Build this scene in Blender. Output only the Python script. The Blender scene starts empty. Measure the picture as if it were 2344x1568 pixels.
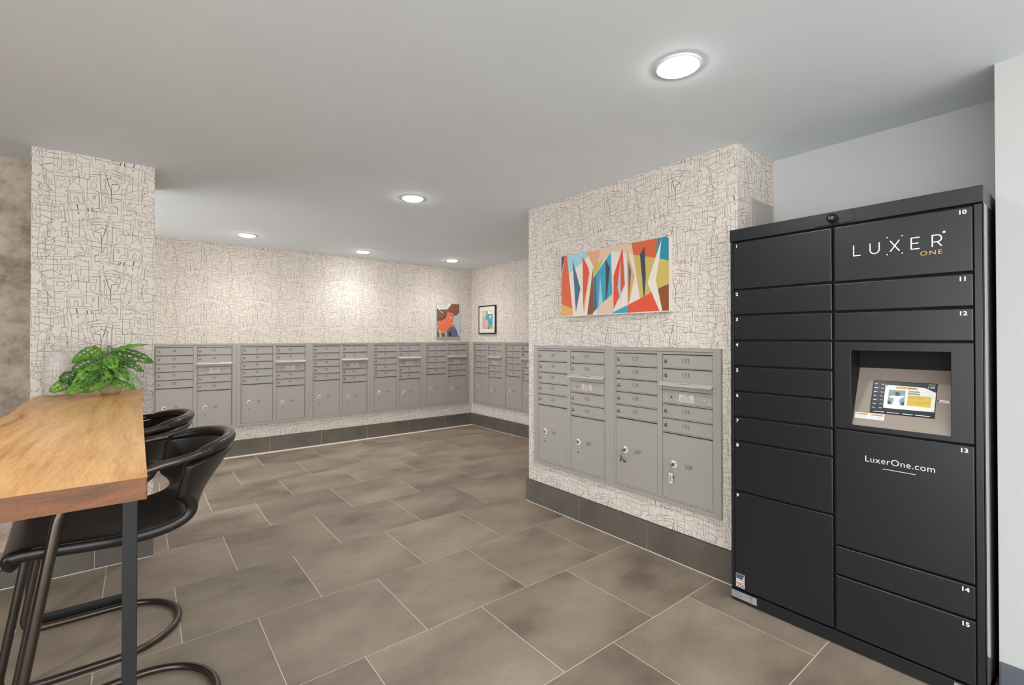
import bpy, bmesh, math, random
from mathutils import Vector, Matrix, noise
C = bpy.context.scene.collection
S = bpy.context.scene
PI = math.pi
random.seed(7)

# ---------------------------------------------------------------- camera
YAW, PITCH, ROLL = math.radians(38.463), math.radians(.436), math.radians(-.031)
cam_data = bpy.data.cameras.new('camera')
cam = bpy.data.objects.new('camera', cam_data); C.objects.link(cam)
fwd = Vector((math.sin(YAW)*math.cos(PITCH), math.cos(YAW)*math.cos(PITCH), math.sin(PITCH)))
rgt = Vector((math.cos(YAW), -math.sin(YAW), 0)); upv = rgt.cross(fwd)
r2 = rgt*math.cos(ROLL)+upv*math.sin(ROLL); u2 = -rgt*math.sin(ROLL)+upv*math.cos(ROLL)
cam.matrix_world = Matrix(((r2.x, u2.x, -fwd.x, 0), (r2.y, u2.y, -fwd.y, 0), (r2.z, u2.z, -fwd.z, 1.385), (0, 0, 0, 1)))
cam_data.sensor_width = 36; cam_data.lens = 1075.7/2344*36
cam_data.shift_y = -(784-765.2)/2344
cam_data.clip_start = .05
S.camera = cam

# ---------------------------------------------------------------- light and exposure
S.view_settings.view_transform = 'Standard'; S.view_settings.look = 'None'
S.view_settings.gamma = 1; S.view_settings.use_curve_mapping = False
S.view_settings.exposure = .99
w = bpy.data.worlds.new('lobby_daylight'); S.world = w; w.use_nodes = True
w.node_tree.nodes['Background'].inputs[0].default_value = (.93, .975, 1, 1)   # pale daylight of the open lobby side
w.node_tree.nodes['Background'].inputs[1].default_value = 2.5
LAMP_STRENGTH = 42

# ---------------------------------------------------------------- helpers
def lin(c):
    return tuple(((v/255)/12.92 if v/255 <= .04045 else ((v/255+.055)/1.055)**2.4) for v in c)+(1,)
def mat(name, rgb, rough=.5, metal=0, noise_amt=0, noise_scale=8, bump=0, bump_scale=200, spec=.5, emit=0, coat=0):
    m = bpy.data.materials.new(name); m.use_nodes = True
    nt = m.node_tree; b = nt.nodes['Principled BSDF']; c = lin(rgb)
    b.inputs['Base Color'].default_value = c; b.inputs['Roughness'].default_value = rough
    b.inputs['Metallic'].default_value = metal; b.inputs['Specular IOR Level'].default_value = spec
    if coat: b.inputs['Coat Weight'].default_value = coat; b.inputs['Coat Roughness'].default_value = .12
    if emit:
        b.inputs['Emission Color'].default_value = c; b.inputs['Emission Strength'].default_value = emit
    tc = nt.nodes.new('ShaderNodeTexCoord')
    if noise_amt:
        n = nt.nodes.new('ShaderNodeTexNoise'); n.inputs['Scale'].default_value = noise_scale; n.inputs['Detail'].default_value = 6
        nt.links.new(tc.outputs['Object'], n.inputs['Vector'])
        r = nt.nodes.new('ShaderNodeMapRange'); r.inputs['From Min'].default_value = .3; r.inputs['From Max'].default_value = .7
        r.inputs['To Min'].default_value = 1-noise_amt; r.inputs['To Max'].default_value = 1+noise_amt
        nt.links.new(n.outputs['Fac'], r.inputs['Value'])
        x = nt.nodes.new('ShaderNodeMix'); x.data_type = 'RGBA'; x.blend_type = 'MULTIPLY'; x.inputs['Factor'].default_value = 1
        x.inputs['A'].default_value = c; nt.links.new(r.outputs['Result'], x.inputs['B'])
        nt.links.new(x.outputs['Result'], b.inputs['Base Color'])
    if bump:
        n2 = nt.nodes.new('ShaderNodeTexNoise'); n2.inputs['Scale'].default_value = bump_scale; n2.inputs['Detail'].default_value = 3
        nt.links.new(tc.outputs['Object'], n2.inputs['Vector'])
        bp = nt.nodes.new('ShaderNodeBump'); bp.inputs['Strength'].default_value = bump; bp.inputs['Distance'].default_value = .002
        nt.links.new(n2.outputs['Fac'], bp.inputs['Height']); nt.links.new(bp.outputs['Normal'], b.inputs['Normal'])
    return m

class MB:
    """collects faces of ONE mesh"""
    def __init__(s): s.v = []; s.f = []; s.m = []; s.mats = []; s.mi = 0; s.smooth = []; s.sm = False
    def use(s, m, smooth=False):
        if m not in s.mats: s.mats.append(m)
        s.mi = s.mats.index(m); s.sm = smooth; return s
    def add(s, vs, fs):
        k = len(s.v); s.v += [tuple(v) for v in vs]
        for f in fs: s.f.append([k+i for i in f]); s.m.append(s.mi); s.smooth.append(s.sm)
        return s
    def box(s, x0, x1, y0, y1, z0, z1):
        x0, x1 = min(x0, x1), max(x0, x1); y0, y1 = min(y0, y1), max(y0, y1); z0, z1 = min(z0, z1), max(z0, z1)
        return s.add([(x0,y0,z0),(x1,y0,z0),(x1,y1,z0),(x0,y1,z0),(x0,y0,z1),(x1,y0,z1),(x1,y1,z1),(x0,y1,z1)],
                     [(0,3,2,1),(4,5,6,7),(0,1,5,4),(1,2,6,5),(2,3,7,6),(3,0,4,7)])
    def prism(s, pts, off):          # planar outline extruded by vector
        n = len(pts); off = Vector(off); a = [Vector(p) for p in pts]
        return s.add(a+[p+off for p in a], [tuple(range(n))[::-1], tuple(range(n, 2*n))]+[(i, (i+1) % n, n+(i+1) % n, n+i) for i in range(n)])
    def tube(s, path, r, n=14, closed=False, radii=None):
        P = [Vector(p) for p in path]; N = len(P); rings = []
        t0 = (P[1]-P[0]).normalized(); ref = Vector((0, 0, 1)) if abs(t0.z) < .9 else Vector((1, 0, 0))
        u = t0.cross(ref).normalized(); k = len(s.v); pt = t0; us = []
        for i in range(N):
            if closed: t = (P[(i+1) % N]-P[i-1]).normalized()
            else: t = (P[min(i+1, N-1)]-P[max(i-1, 0)]).normalized()
            q = pt.rotation_difference(t); u = (q @ u); u = (u-t*u.dot(t)).normalized(); pt = t; us.append((u.copy(), t))
        tw = 0
        if closed:
            q = us[-1][1].rotation_difference(us[0][1]); ue = q @ us[-1][0]
            tw = math.atan2(us[0][1].dot(ue.cross(us[0][0])), ue.dot(us[0][0]))
        for i in range(N):
            u, t = us[i]; u = Matrix.Rotation(tw*i/N, 3, t) @ u; v = t.cross(u); rr = radii[i] if radii else r
            s.v += [tuple(P[i]+(u*math.cos(2*PI*j/n)+v*math.sin(2*PI*j/n))*rr) for j in range(n)]
        for i in range(N if closed else N-1):
            a = k+i*n; b = k+((i+1) % N)*n
            for j in range(n): s.f.append([a+j, a+(j+1) % n, b+(j+1) % n, b+j]); s.m.append(s.mi); s.smooth.append(True)
        if not closed:
            s.f.append([k+j for j in range(n)][::-1]); s.f.append([k+(N-1)*n+j for j in range(n)])
            s.m += [s.mi]*2; s.smooth += [False]*2
        return s
    def lathe(s, prof, n=24, origin=(0,0,0), X=(1,0,0), Y=(0,1,0), Z=(0,0,1)):
        O = Vector(origin); X = Vector(X); Y = Vector(Y); Z = Vector(Z); k = len(s.v)
        for r, h in prof:
            for j in range(n): s.v.append(tuple(O+X*r*math.cos(2*PI*j/n)+Y*r*math.sin(2*PI*j/n)+Z*h))
        for i in range(len(prof)-1):
            for j in range(n):
                a = k+i*n; b = a+n; s.f.append([a+j, a+(j+1) % n, b+(j+1) % n, b+j]); s.m.append(s.mi); s.smooth.append(s.sm)
        s.f.append([k+j for j in range(n)][::-1]); s.f.append([k+(len(prof)-1)*n+j for j in range(n)])
        s.m += [s.mi]*2; s.smooth += [False]*2
        return s
    def text(s, txt, size, O, U, V, align='CENTER', weight=0, spacing=1, sx=1):
        vs, fs = glyphs(txt, align, weight, spacing); O = Vector(O); U = Vector(U); V = Vector(V)
        return s.add([O+U*(x*size*sx)+V*(y*size) for x, y in vs], fs)
    def strokes(s, lines, wd, O, U, V, k=1.0):
        O = Vector(O); U = Vector(U); V = Vector(V); vs = []; fs = []
        for l in lines:
            for (x0, y0), (x1, y1) in zip(l, l[1:]):
                d = math.hypot(x1-x0, y1-y0)
                if d < 1e-9: continue
                nx, ny = -(y1-y0)/d*wd/2, (x1-x0)/d*wd/2; ex, ey = (x1-x0)/d*wd*.35, (y1-y0)/d*wd*.35; b = len(vs)
                for X, Y in ((x0-ex+nx, y0-ey+ny), (x0-ex-nx, y0-ey-ny), (x1+ex-nx, y1+ey-ny), (x1+ex+nx, y1+ey+ny)): vs.append(O+U*X+V*Y)
                fs.append((b, b+1, b+2, b+3))
        return s.add(vs, fs)
    def ribbon(s, lines, wd, y):      # mitred strokes in the local X-Z plane, each line a hair further out
        for n, l in enumerate(lines):
            l = [p for k, p in enumerate(l) if not k or math.dist(p, l[k-1]) > 1e-5]
            vs = []; N = len(l)
            for i, (x, z) in enumerate(l):
                def nn(a, b):
                    d = math.hypot(b[0]-a[0], b[1]-a[1]); return (-(b[1]-a[1])/d, (b[0]-a[0])/d)
                ns = ([nn(l[i-1], l[i])] if i else [])+([nn(l[i], l[i+1])] if i < N-1 else [])
                mx, mz = sum(q[0] for q in ns)/len(ns), sum(q[1] for q in ns)/len(ns); k = mx*mx+mz*mz; mx /= k; mz /= k
                vs += [(x+mx*wd/2, y-n*.00006, z+mz*wd/2), (x-mx*wd/2, y-n*.00006, z-mz*wd/2)]
            s.add(vs, [(2*i, 2*i+1, 2*i+3, 2*i+2) for i in range(N-1)])
        return s
    def mesh(s, name):
        me = bpy.data.meshes.new(name); me.from_pydata(s.v, [], s.f)
        for m in s.mats: me.materials.append(m)
        me.polygons.foreach_set('material_index', s.m); me.polygons.foreach_set('use_smooth', s.smooth)
        me.update(); return me
    def build(s, name, parent=None, bevel=0, seg=2, recalc=True):
        me = s.mesh(name)
        if recalc:
            bm = bmesh.new(); bm.from_mesh(me); bmesh.ops.recalc_face_normals(bm, faces=bm.faces); bm.to_mesh(me); bm.free()
        return link(name, me, parent, bevel, seg)
def link(name, me, parent=None, bevel=0, seg=2):
    o = bpy.data.objects.new(name, me); C.objects.link(o); o.parent = parent
    if bevel:
        b = o.modifiers.new('bevel', 'BEVEL'); b.width = bevel; b.segments = seg; b.limit_method = 'ANGLE'; b.angle_limit = .6
    return o
_g = {}
def glyphs(txt, align, weight, spacing):
    key = (txt, align, weight, spacing)
    if key not in _g:
        cu = bpy.data.curves.new('lettering', 'FONT'); cu.body = txt; cu.align_x = align; cu.align_y = 'CENTER'; cu.size = 1
        cu.offset = weight; cu.space_character = spacing; cu.resolution_u = 4
        o = bpy.data.objects.new('lettering', cu); me = bpy.data.meshes.new_from_object(o)
        _g[key] = ([(v.co.x, v.co.y) for v in me.vertices], [tuple(p.vertices) for p in me.polygons])
        bpy.data.objects.remove(o); bpy.data.meshes.remove(me); bpy.data.curves.remove(cu)
    return _g[key]
def tag(o, label, cat, group=None):
    o['label'] = label; o['category'] = cat
    if group: o['group'] = group
    return o
def thing(name, label, cat, loc=(0,0,0), group=None, rz=0):
    o = bpy.data.objects.new(name, None); C.objects.link(o); o.location = loc; o.rotation_euler = (0, 0, rz); o.empty_display_size = .05
    return tag(o, label, cat, group)
def struct(o): o['kind'] = 'structure'; return o
def fillet(pts, rad, n=6, closed=False):
    P = [Vector(p) for p in pts]; N = len(P); out = []
    for i in range(N):
        if not closed and i in (0, N-1): out.append(P[i]); continue
        a, b, c = P[i-1], P[i], P[(i+1) % N]; r = rad[i] if isinstance(rad, (list, tuple)) else rad
        d1 = (a-b); d2 = (c-b); r = min(r, d1.length*.49, d2.length*.49)
        if r < 1e-4: out.append(b); continue
        p = b+d1.normalized()*r; q = b+d2.normalized()*r
        for k in range(n+1):
            t = k/n; out.append(p*(1-t)**2+b*2*t*(1-t)+q*t*t)
    return out

# outlines measured in millimetres on the real surfaces
TOWN_LINES = [[[-8,-20],[-4,-12],[-6,4],[1,5],[6,-12],[16,-22],[30,-31],[38,-55]],[[-8,-20],[-25,-42],[-27,-63]],[[-36,-73],[-30,-66],[40,-59],[48,-64],[42,-68],[-31,-75],[-36,-73]],[[-27,-74],[-19,-137]],[[-18,-79],[-9,-135]],[[-28,-90],[-25,-136]],[[-16,-78],[38,-76],[42,-129]],[[45,-70],[49,-132]],[[7,-130],[4,-105],[8,-95],[14,-93],[21,-104],[25,-129]],[[8,-100],[14,-101],[19,-110],[21,-130]],[[-26,-136],[49,-130]],[[-28,-146],[51,-140]],[[-18,-144],[-11,-175],[-6,-181]],[[-14,-176],[58,-168]],[[-26,-184],[58,-176]],[[53,-136],[58,-173],[59,-189]],[[-27,-180],[-17,-250]],[[-7,-181],[-2,-245]],[[-36,-188],[-33,-257]],[[-39,-191],[-37,-251]],[[-41,-187],[-24,-173],[-23,-152],[-26,-136]],[[-41,-187],[-42,-144],[-28,-136]],[[58,-189],[51,-197],[56,-208],[62,-233]],[[59,-189],[68,-197],[66,-209],[69,-227]],[[65,-99],[66,-108],[79,-115],[86,-126],[89,-137]],[[63,-108],[49,-118]],[[51,-132],[87,-129]],[[58,-140],[89,-151]],[[89,-151],[93,-212]],[[100,-170],[104,-212]],[[91,-172],[121,-164]],[[91,-153],[121,-152]],[[40,-48],[59,-41],[85,-41],[121,-55]],[[50,-66],[112,-64],[114,-144]],[[84,-79],[98,-76],[96,-95],[85,-100],[84,-79]],[[91,-77],[91,-99]],[[59,15],[59,-111]],[[75,-29],[76,-2],[85,4],[101,-2],[99,-31],[75,-29]],[[24,22],[69,16],[103,14],[103,39],[71,35],[70,17]],[[24,36],[25,-25]],[[24,22],[0,4]],[[-8,-2],[-55,-41],[-56,-59],[-78,-59]],[[-55,-48],[-28,-47]],[[-20,10],[-17,-29]],[[-20,10],[-5,18],[24,24]],[[-70,-14],[-70,4],[-62,10],[-37,6],[-39,-13],[-70,-14]],[[-83,13],[-79,-55],[-75,-166]],[[-108,-46],[-79,-47],[-55,-48]],[[-108,-46],[-109,-187],[-95,-187],[-89,-138]],[[-152,-39],[-91,-84],[-175,-85]],[[-126,-37],[-107,-63],[-91,-84]],[[-126,3],[-126,-39],[-101,-38]],[[-122,-25],[-101,-14],[-83,-19]],[[-122,-7],[-104,-14]],[[-107,-26],[-94,-24],[-94,-42]],[[-107,-29],[-101,-41]],[[-131,-110],[-108,-124]],[[-124,-113],[-77,-110],[-36,-107]],[[-77,-91],[-48,-87]],[[-43,-89],[-36,-106]],[[-127,-134],[-56,-137],[-57,-158]],[[-121,-153],[-56,-158],[-41,-153]],[[-103,-93],[-102,-132]],[[-164,-169],[-84,-167],[-80,-180]],[[-175,-194],[-93,-199]],[[-80,-191],[-82,-180],[-75,-170],[-67,-171],[-62,-186]],[[-66,-171],[-41,-162]],[[-96,-205],[-90,-198],[-39,-187]],[[-95,-205],[-39,-196]],[[-96,-205],[-93,-246],[-40,-230]],[[-61,-198],[-52,-200],[-49,-232]],[[-83,-233],[-85,-215],[-77,-208],[-64,-209],[-60,-229],[-83,-233]],[[-141,-226],[-88,-248],[-127,-277]],[[-93,-250],[-92,-282]],[[-139,-276],[-111,-289],[-110,-347]],[[-109,-271],[-96,-265],[-96,-280],[-107,-284],[-109,-271]],[[-50,-258],[-29,-249],[-7,-257],[-3,-340]],[[-50,-258],[-49,-290],[-27,-283],[-17,-273],[-20,-260],[-29,-256],[-50,-259]],[[-32,-287],[-29,-307]],[[-27,-286],[-23,-354]],[[-55,-308],[-50,-291]],[[-57,-311],[-5,-308]],[[-50,-313],[-48,-339]],[[-7,-266],[32,-248]],[[-7,-277],[62,-259],[122,-245]],[[-2,-245],[24,-239],[93,-213]],[[32,-240],[122,-231]],[[60,-233],[121,-207]],[[34,-242],[52,-309]],[[62,-240],[64,-282],[85,-288],[95,-336]],[[73,-242],[86,-241],[86,-250],[74,-251],[73,-242]],[[79,-282],[79,-261],[88,-255],[99,-263],[100,-279],[79,-282]],[[122,-269],[93,-292],[122,-297]],[[25,-225],[26,-336]],[[-5,-278],[39,-281]],[[39,-220],[46,-219],[48,-228],[39,-230],[39,-220]],[[-109,-293],[-93,-291],[-78,-314],[-55,-304]],[[-107,-304],[-99,-301],[-94,-321],[-101,-326],[-107,-304]],[[-85,-290],[-76,-316]],[[-110,-353],[-145,-396],[-6,-400]],[[-110,-353],[-84,-351],[-77,-389]],[[-94,-369],[-83,-359],[-81,-377],[-87,-387],[-94,-369]],[[-79,-353],[-68,-341],[-8,-342],[-6,-400]],[[-79,-370],[-31,-370],[-35,-403],[-49,-428],[-79,-449],[-84,-459],[-85,-588]],[[-127,-434],[-105,-424],[-77,-438]],[[-110,-445],[-103,-462],[-100,-461],[-99,-438],[-113,-438]],[[-80,-411],[-50,-401],[-25,-416],[-25,-448],[-79,-448]],[[-80,-411],[-77,-438]],[[-94,-406],[-92,-423],[-84,-418],[-84,-432]],[[-119,-465],[78,-445]],[[-154,-480],[-72,-479],[-67,-498],[-69,-541]],[[-69,-541],[-82,-552]],[[-69,-541],[-52,-551]],[[-140,-512],[-52,-507]],[[-28,-343],[-28,-361],[-19,-385],[-23,-310]],[[-18,-373],[57,-376],[64,-361],[50,-299]],[[-6,-363],[78,-352],[122,-358]],[[57,-376],[69,-384],[122,-387]],[[50,-316],[72,-315],[78,-347],[52,-346],[50,-316]],[[5,-350],[48,-335]],[[0,-313],[48,-335]],[[78,-352],[79,-507]],[[24,-363],[36,-392]],[[1,-399],[33,-395],[52,-422],[14,-427],[1,-399]],[[2,-433],[16,-448],[50,-444],[52,-422]],[[14,-427],[16,-448]],[[25,-431],[38,-429],[39,-443],[25,-443],[25,-431]],[[35,-390],[42,-396],[42,-408],[35,-409],[31,-395]],[[57,-394],[69,-395],[69,-414],[57,-413],[57,-394]],[[62,-425],[69,-423],[69,-440],[63,-438],[62,-425]],[[78,-392],[122,-413]],[[122,-420],[94,-442],[96,-475],[123,-474]],[[-54,-567],[-52,-506],[-54,-474],[-51,-469],[-48,-478],[9,-469]],[[-39,-475],[-39,-468],[-33,-467],[-31,-474]],[[-18,-472],[-17,-464],[-9,-463],[-8,-469]],[[3,-468],[4,-449],[9,-453],[6,-468]],[[9,-458],[23,-461],[25,-473],[61,-483],[68,-475],[69,-602]],[[30,-473],[33,-466],[39,-475]],[[47,-477],[52,-470],[56,-479]],[[12,-472],[11,-550]],[[-46,-505],[-1,-502],[-4,-535],[-46,-536],[-46,-505]],[[-36,-534],[-34,-511],[-9,-511],[-13,-536]],[[-21,-493],[-17,-539],[-17,-564]],[[-21,-493],[21,-500],[23,-508],[87,-511]],[[34,-509],[33,-565]],[[18,-538],[56,-524],[80,-523]],[[-7,-557],[18,-550],[22,-598],[-7,-605],[-7,-557]],[[-15,-565],[-7,-568]],[[-146,-560],[-93,-539],[-54,-567],[-15,-565]],[[-146,-560],[-107,-592]],[[-78,-588],[-65,-572],[-54,-570]],[[-67,-587],[-9,-570]],[[-98,-589],[-39,-589],[-20,-605],[-81,-607],[-98,-589]],[[22,-568],[34,-565],[55,-572],[44,-589],[22,-577]],[[55,-572],[88,-567],[123,-564]],[[44,-589],[44,-601]],[[22,-598],[67,-604]],[[120,56],[123,-67],[128,-161]],[[145,62],[171,-48],[169,-103]],[[171,46],[151,39],[131,27],[146,17],[140,-30]],[[129,-37],[140,-30],[141,-54],[128,-56],[128,-37]],[[147,-19],[152,-54]],[[80,-39],[124,-59],[151,-54]],[[113,-61],[116,-146]],[[124,-59],[142,-77],[144,-115]],[[124,-97],[142,-118],[128,-144]],[[152,-75],[153,-61],[160,-56]],[[142,-73],[155,-77]],[[131,-163],[135,-145],[146,-134],[155,-135]],[[91,-153],[121,-150],[123,-167]],[[91,-169],[139,-165],[137,-181],[108,-171]],[[139,-165],[151,-165]],[[80,-223],[117,-207],[155,-218]],[[80,-238],[154,-227],[134,-314]],[[81,-249],[128,-246],[152,-250]],[[95,-292],[128,-265],[156,-278],[153,-293],[156,-319]],[[95,-292],[122,-298],[127,-366]],[[128,-246],[128,-265]],[[81,-351],[125,-360],[156,-367]],[[81,-384],[133,-385],[145,-381]],[[84,-295],[96,-338],[107,-335],[115,-358]],[[91,-294],[123,-299],[127,-346],[127,-407]],[[143,-286],[127,-343]],[[81,-394],[127,-414],[135,-418],[136,-390],[152,-384]],[[127,-414],[96,-444],[96,-491]],[[92,-437],[153,-430]],[[129,-433],[116,-461],[117,-470]],[[129,-471],[133,-454],[144,-445],[155,-446]],[[97,-472],[156,-475]],[[82,-525],[117,-529],[137,-497],[103,-500]],[[117,-529],[116,-548],[133,-535]],[[82,-547],[116,-550]],[[137,-497],[133,-535]],[[122,-484],[138,-485]],[[135,-537],[157,-528]],[[82,-565],[153,-557]],[[116,-550],[119,-662]],[[135,-540],[153,-600]]]
TOWN_MARKS = [[[15,-144],[19,-170]],[[21,-189],[23,-197]],[[63,-155],[65,-176]],[[80,-155],[84,-173]],[[-36,-323],[-36,-328]]]
CANVAS_SHAPES = [["cream",[[0,0],[948,0],[948,470],[0,470]]],["navy",[[0,470],[32,470],[0,333]]],["orange",[[32,470],[60,469],[117,59],[0,101],[0,300]]],["amber",[[0,101],[117,59],[121,6],[0,3]]],["paleblue",[[60,469],[258,470],[276,437],[226,401],[148,361],[79,325]]],["slate",[[118,434],[200,206],[153,30]]],["red",[[222,444],[283,346],[286,308],[228,61]]],["amber",[[286,308],[293,315],[236,24],[228,59]]],["peach",[[258,470],[397,467],[370,372],[328,353],[279,436]]],["olive",[[328,353],[430,400],[386,339],[328,272]]],["rust",[[325,346],[328,25],[321,7],[268,6]]],["slate",[[328,272],[356,295],[362,49],[328,22]]],["blue",[[356,300],[489,433],[501,143],[362,49]]],["paleblue",[[393,276],[416,88],[376,54]]],["navy",[[443,393],[482,327],[444,40]]],["palepeach",[[362,49],[510,148],[513,27],[494,8],[362,8]]],["palepeach",[[397,467],[668,470],[682,391],[505,443],[489,433],[430,400],[370,377]]],["red",[[592,448],[610,197],[513,37],[514,268]]],["paleblue",[[574,371],[576,78],[548,180]]],["amber",[[628,438],[690,245],[646,79],[634,60]]],["slate",[[640,353],[663,287],[643,70]]],["blue",[[628,56],[627,7],[491,8]]],["olive",[[682,391],[734,379],[850,349],[948,317],[948,178],[871,148],[811,121],[733,98]]],["orange",[[668,470],[867,470],[853,346],[682,391]]],["navy",[[771,433],[779,236],[767,62],[734,384]]],["teal",[[867,470],[935,470],[948,457],[948,317],[853,349]]],["rust",[[871,148],[948,173],[948,7],[902,7]]],["red",[[634,58],[733,93],[822,129],[881,8],[627,7]]],["cream",[[896,455],[882,336],[855,205],[902,7],[881,8],[792,192]]]]
POSTER_SHAPES = [["brown",[[-11,439],[50,424],[188,430],[262,519],[398,519],[401,396],[363,348],[295,323],[336,406],[188,389],[162,296],[96,260],[12,236],[-1,167],[31,77],[136,66],[155,6],[-11,6]]],["coral",[[188,392],[242,385],[295,323],[289,265],[295,230],[248,206],[329,196],[323,155],[255,171],[215,130],[195,78],[149,69],[77,89],[25,111],[5,190],[18,230],[109,266],[162,302]]],["brown",[[188,430],[262,519],[398,519],[401,396],[363,348],[309,329],[268,372],[188,392]]],["denim",[[195,124],[255,171],[323,155],[370,79],[363,56],[398,6],[175,6],[169,55]]],["ink",[[202,55],[228,90],[258,78],[248,20],[215,9]]],["paper",[[-11,507],[255,519],[221,477],[162,437],[63,431],[5,440],[-11,479]]],["paper",[[31,429],[50,436],[63,419],[47,410]]],["paper",[[60,396],[73,402],[83,391],[70,382]]],["paper",[[86,383],[99,389],[106,378],[93,372]]],["sand",[[34,105],[54,105],[83,6],[47,6]]],["paper",[[228,333],[236,333],[236,304],[228,307]]],["paper",[[250,313],[258,313],[260,287],[250,287]]],["ink",[[15,500],[188,507],[188,503],[15,496]]],["ink",[[15,483],[195,490],[195,486],[15,479]]],["ink",[[15,466],[181,472],[182,468],[15,462]]],["ink",[[44,453],[148,457],[148,453],[44,449]]],["ink",[[228,344],[295,317],[289,311],[228,337]]],["ink",[[57,413],[60,410],[162,365],[135,307],[18,258],[15,264],[129,313],[155,365]]]]
PRINT_SHAPES = [["blue",[[101,361],[371,349],[370,76],[101,80]]],["yellow",[[116,357],[196,354],[215,313],[176,251],[126,241],[104,294]]],["pink",[[104,242],[166,240],[225,221],[264,129],[264,83],[104,83]]],["skin",[[176,211],[215,221],[245,198],[264,117],[225,95],[166,177]]],["yellow",[[279,265],[294,287],[323,286],[337,263],[323,235],[294,236]]],["paper",[[235,352],[371,340],[361,301],[245,306]]],["sandy",[[294,123],[371,143],[370,77],[274,79]]],["ink",[[235,84],[274,112],[279,80]]]]
LEAVES = [[-0.184,3.54,1.333,-0.28,3.45,1.249,0.054],[-0.193,3.5,1.292,-0.271,3.41,1.257,0.039],[-0.18,3.46,1.254,-0.276,3.37,1.211,0.068],[-0.253,3.4,1.18,-0.315,3.31,1.167,0.074],[-0.277,3.36,1.161,-0.349,3.27,1.117,0.05],[-0.167,3.42,1.222,-0.269,3.33,1.122,0.081],[-0.204,3.34,1.149,-0.287,3.25,1.104,0.06],[-0.122,3.4,1.188,-0.234,3.31,1.105,0.082],[-0.154,3.62,1.263,-0.139,3.53,1.342,0.076],[-0.1,3.5,1.32,0.038,3.41,1.347,0.022],[-0.109,3.56,1.311,0.066,3.47,1.241,0.066],[-0.095,3.48,1.266,0.021,3.39,1.191,0.059],[-0.119,3.5,1.226,0.01,3.41,1.106,0.074],[-0.117,3.46,1.159,-0.017,3.37,1.094,0.069],[-0.129,3.48,1.242,-0.158,3.39,1.152,0.079],[-0.119,3.5,1.251,-0.048,3.41,1.159,0.074],[-0.143,3.46,1.239,-0.21,3.37,1.203,0.068],[-0.16,3.54,1.305,-0.192,3.45,1.238,0.06],[-0.109,3.54,1.289,-0.049,3.45,1.226,0.06],[-0.132,3.46,1.285,-0.103,3.37,1.215,0.063],[-0.165,3.38,1.205,-0.208,3.29,1.144,0.061],[-0.093,3.54,1.193,-0.033,3.45,1.141,0.055]]
LAMP_COLOR = (.975, .98, .967, 1)
BEAM = 20; BEAM_ANGLE = 142
EXTRA_LIGHTS = [(1.69, -1.25), (-.6, .3), (-.6, -2.0), (-1.15, 1.9)]  # unseen lamps added beyond the view; the last one brightens the left side
# ---------------------------------------------------------------- materials
M = {}
M['ceiling'] = mat('ceiling_paint', (230, 236, 241), .9, noise_amt=.015, noise_scale=3)
M['white'] = mat('white_wall_paint', (200, 199, 197), .8, bump=.06, bump_scale=150)
M['paper'] = mat('wallpaper_ground', (225, 215, 205), .75, noise_amt=.01, noise_scale=30, spec=.3)
M['ink_line'] = mat('wallpaper_drawn_line', (116, 98, 88), .8, spec=.2)
M['base_tile'] = mat('baseboard_tile', (97, 90, 81), .5, noise_amt=.18, noise_scale=5, bump=.05)
M['grout'] = mat('pale_grout', (228, 216, 204), .9)
M['mailbox'] = mat('silver_grey_powder_coat', (168, 162, 156), .45, metal=.12, noise_amt=.03, noise_scale=400, bump=.05, bump_scale=600)
M['mail_gap'] = mat('dark_seam', (58, 52, 50), .7)
M['mail_num'] = mat('engraved_numbers', (50, 45, 43), .7)
M['chrome'] = mat('nickel_lock', (150, 140, 130), .28, metal=1)
M['keyway'] = mat('keyway', (40, 34, 30), .5)
M['ring_white'] = mat('white_lock_ring', (232, 228, 222), .5)
M['label'] = mat('mail_label', (214, 203, 192), .6)
M['locker'] = mat('charcoal_powder_coat', (19, 21, 26), .36, noise_amt=.06, noise_scale=500, bump=.08, bump_scale=700, spec=.7)
M['locker_side'] = mat('gloss_black_side', (40, 41, 44), .05, spec=1, coat=1)
M['gap'] = mat('locker_seam', (8, 8, 9), .8)
M['vinyl'] = mat('white_vinyl', (238, 236, 234), .6)
M['gold'] = mat('gold_vinyl', (222, 178, 92), .6)
M['silver_label'] = mat('silver_label', (172, 170, 170), .4, metal=.3)
M['kiosk_dark'] = mat('kiosk_black', (13, 13, 14), .6, spec=.3)
M['kiosk_shelf'] = mat('kiosk_shelf_coat', (150, 136, 126), .6, noise_amt=.08, noise_scale=600)
M['black_steel'] = mat('black_steel', (30, 30, 32), .5, spec=.4)
M['tube'] = mat('gunmetal_tube', (92, 83, 77), .3, metal=.9, noise_amt=.12, noise_scale=14)
M['pot'] = mat('beige_pot', (190, 176, 150), .7, noise_amt=.2, noise_scale=60)
M['soil'] = mat('potting_soil', (60, 42, 30), .9)
M['stem'] = mat('stem_green', (92, 128, 48), .6)
M['panel'] = mat('painted_access_panel', (176, 166, 158), .55)
M['lamp_trim'] = mat('white_lamp_trim', (236, 236, 234), .5)
M['frame_black'] = mat('black_picture_frame', (40, 34, 31), .4)
M['mat_board'] = mat('mat_board', (224, 216, 208), .8)
M['tag_plastic'] = mat('key_tag_plastic', (214, 210, 204), .35)
def flat(rgb, e=0): return mat('print_ink', rgb, .55 if not e else .3, emit=e)
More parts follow.
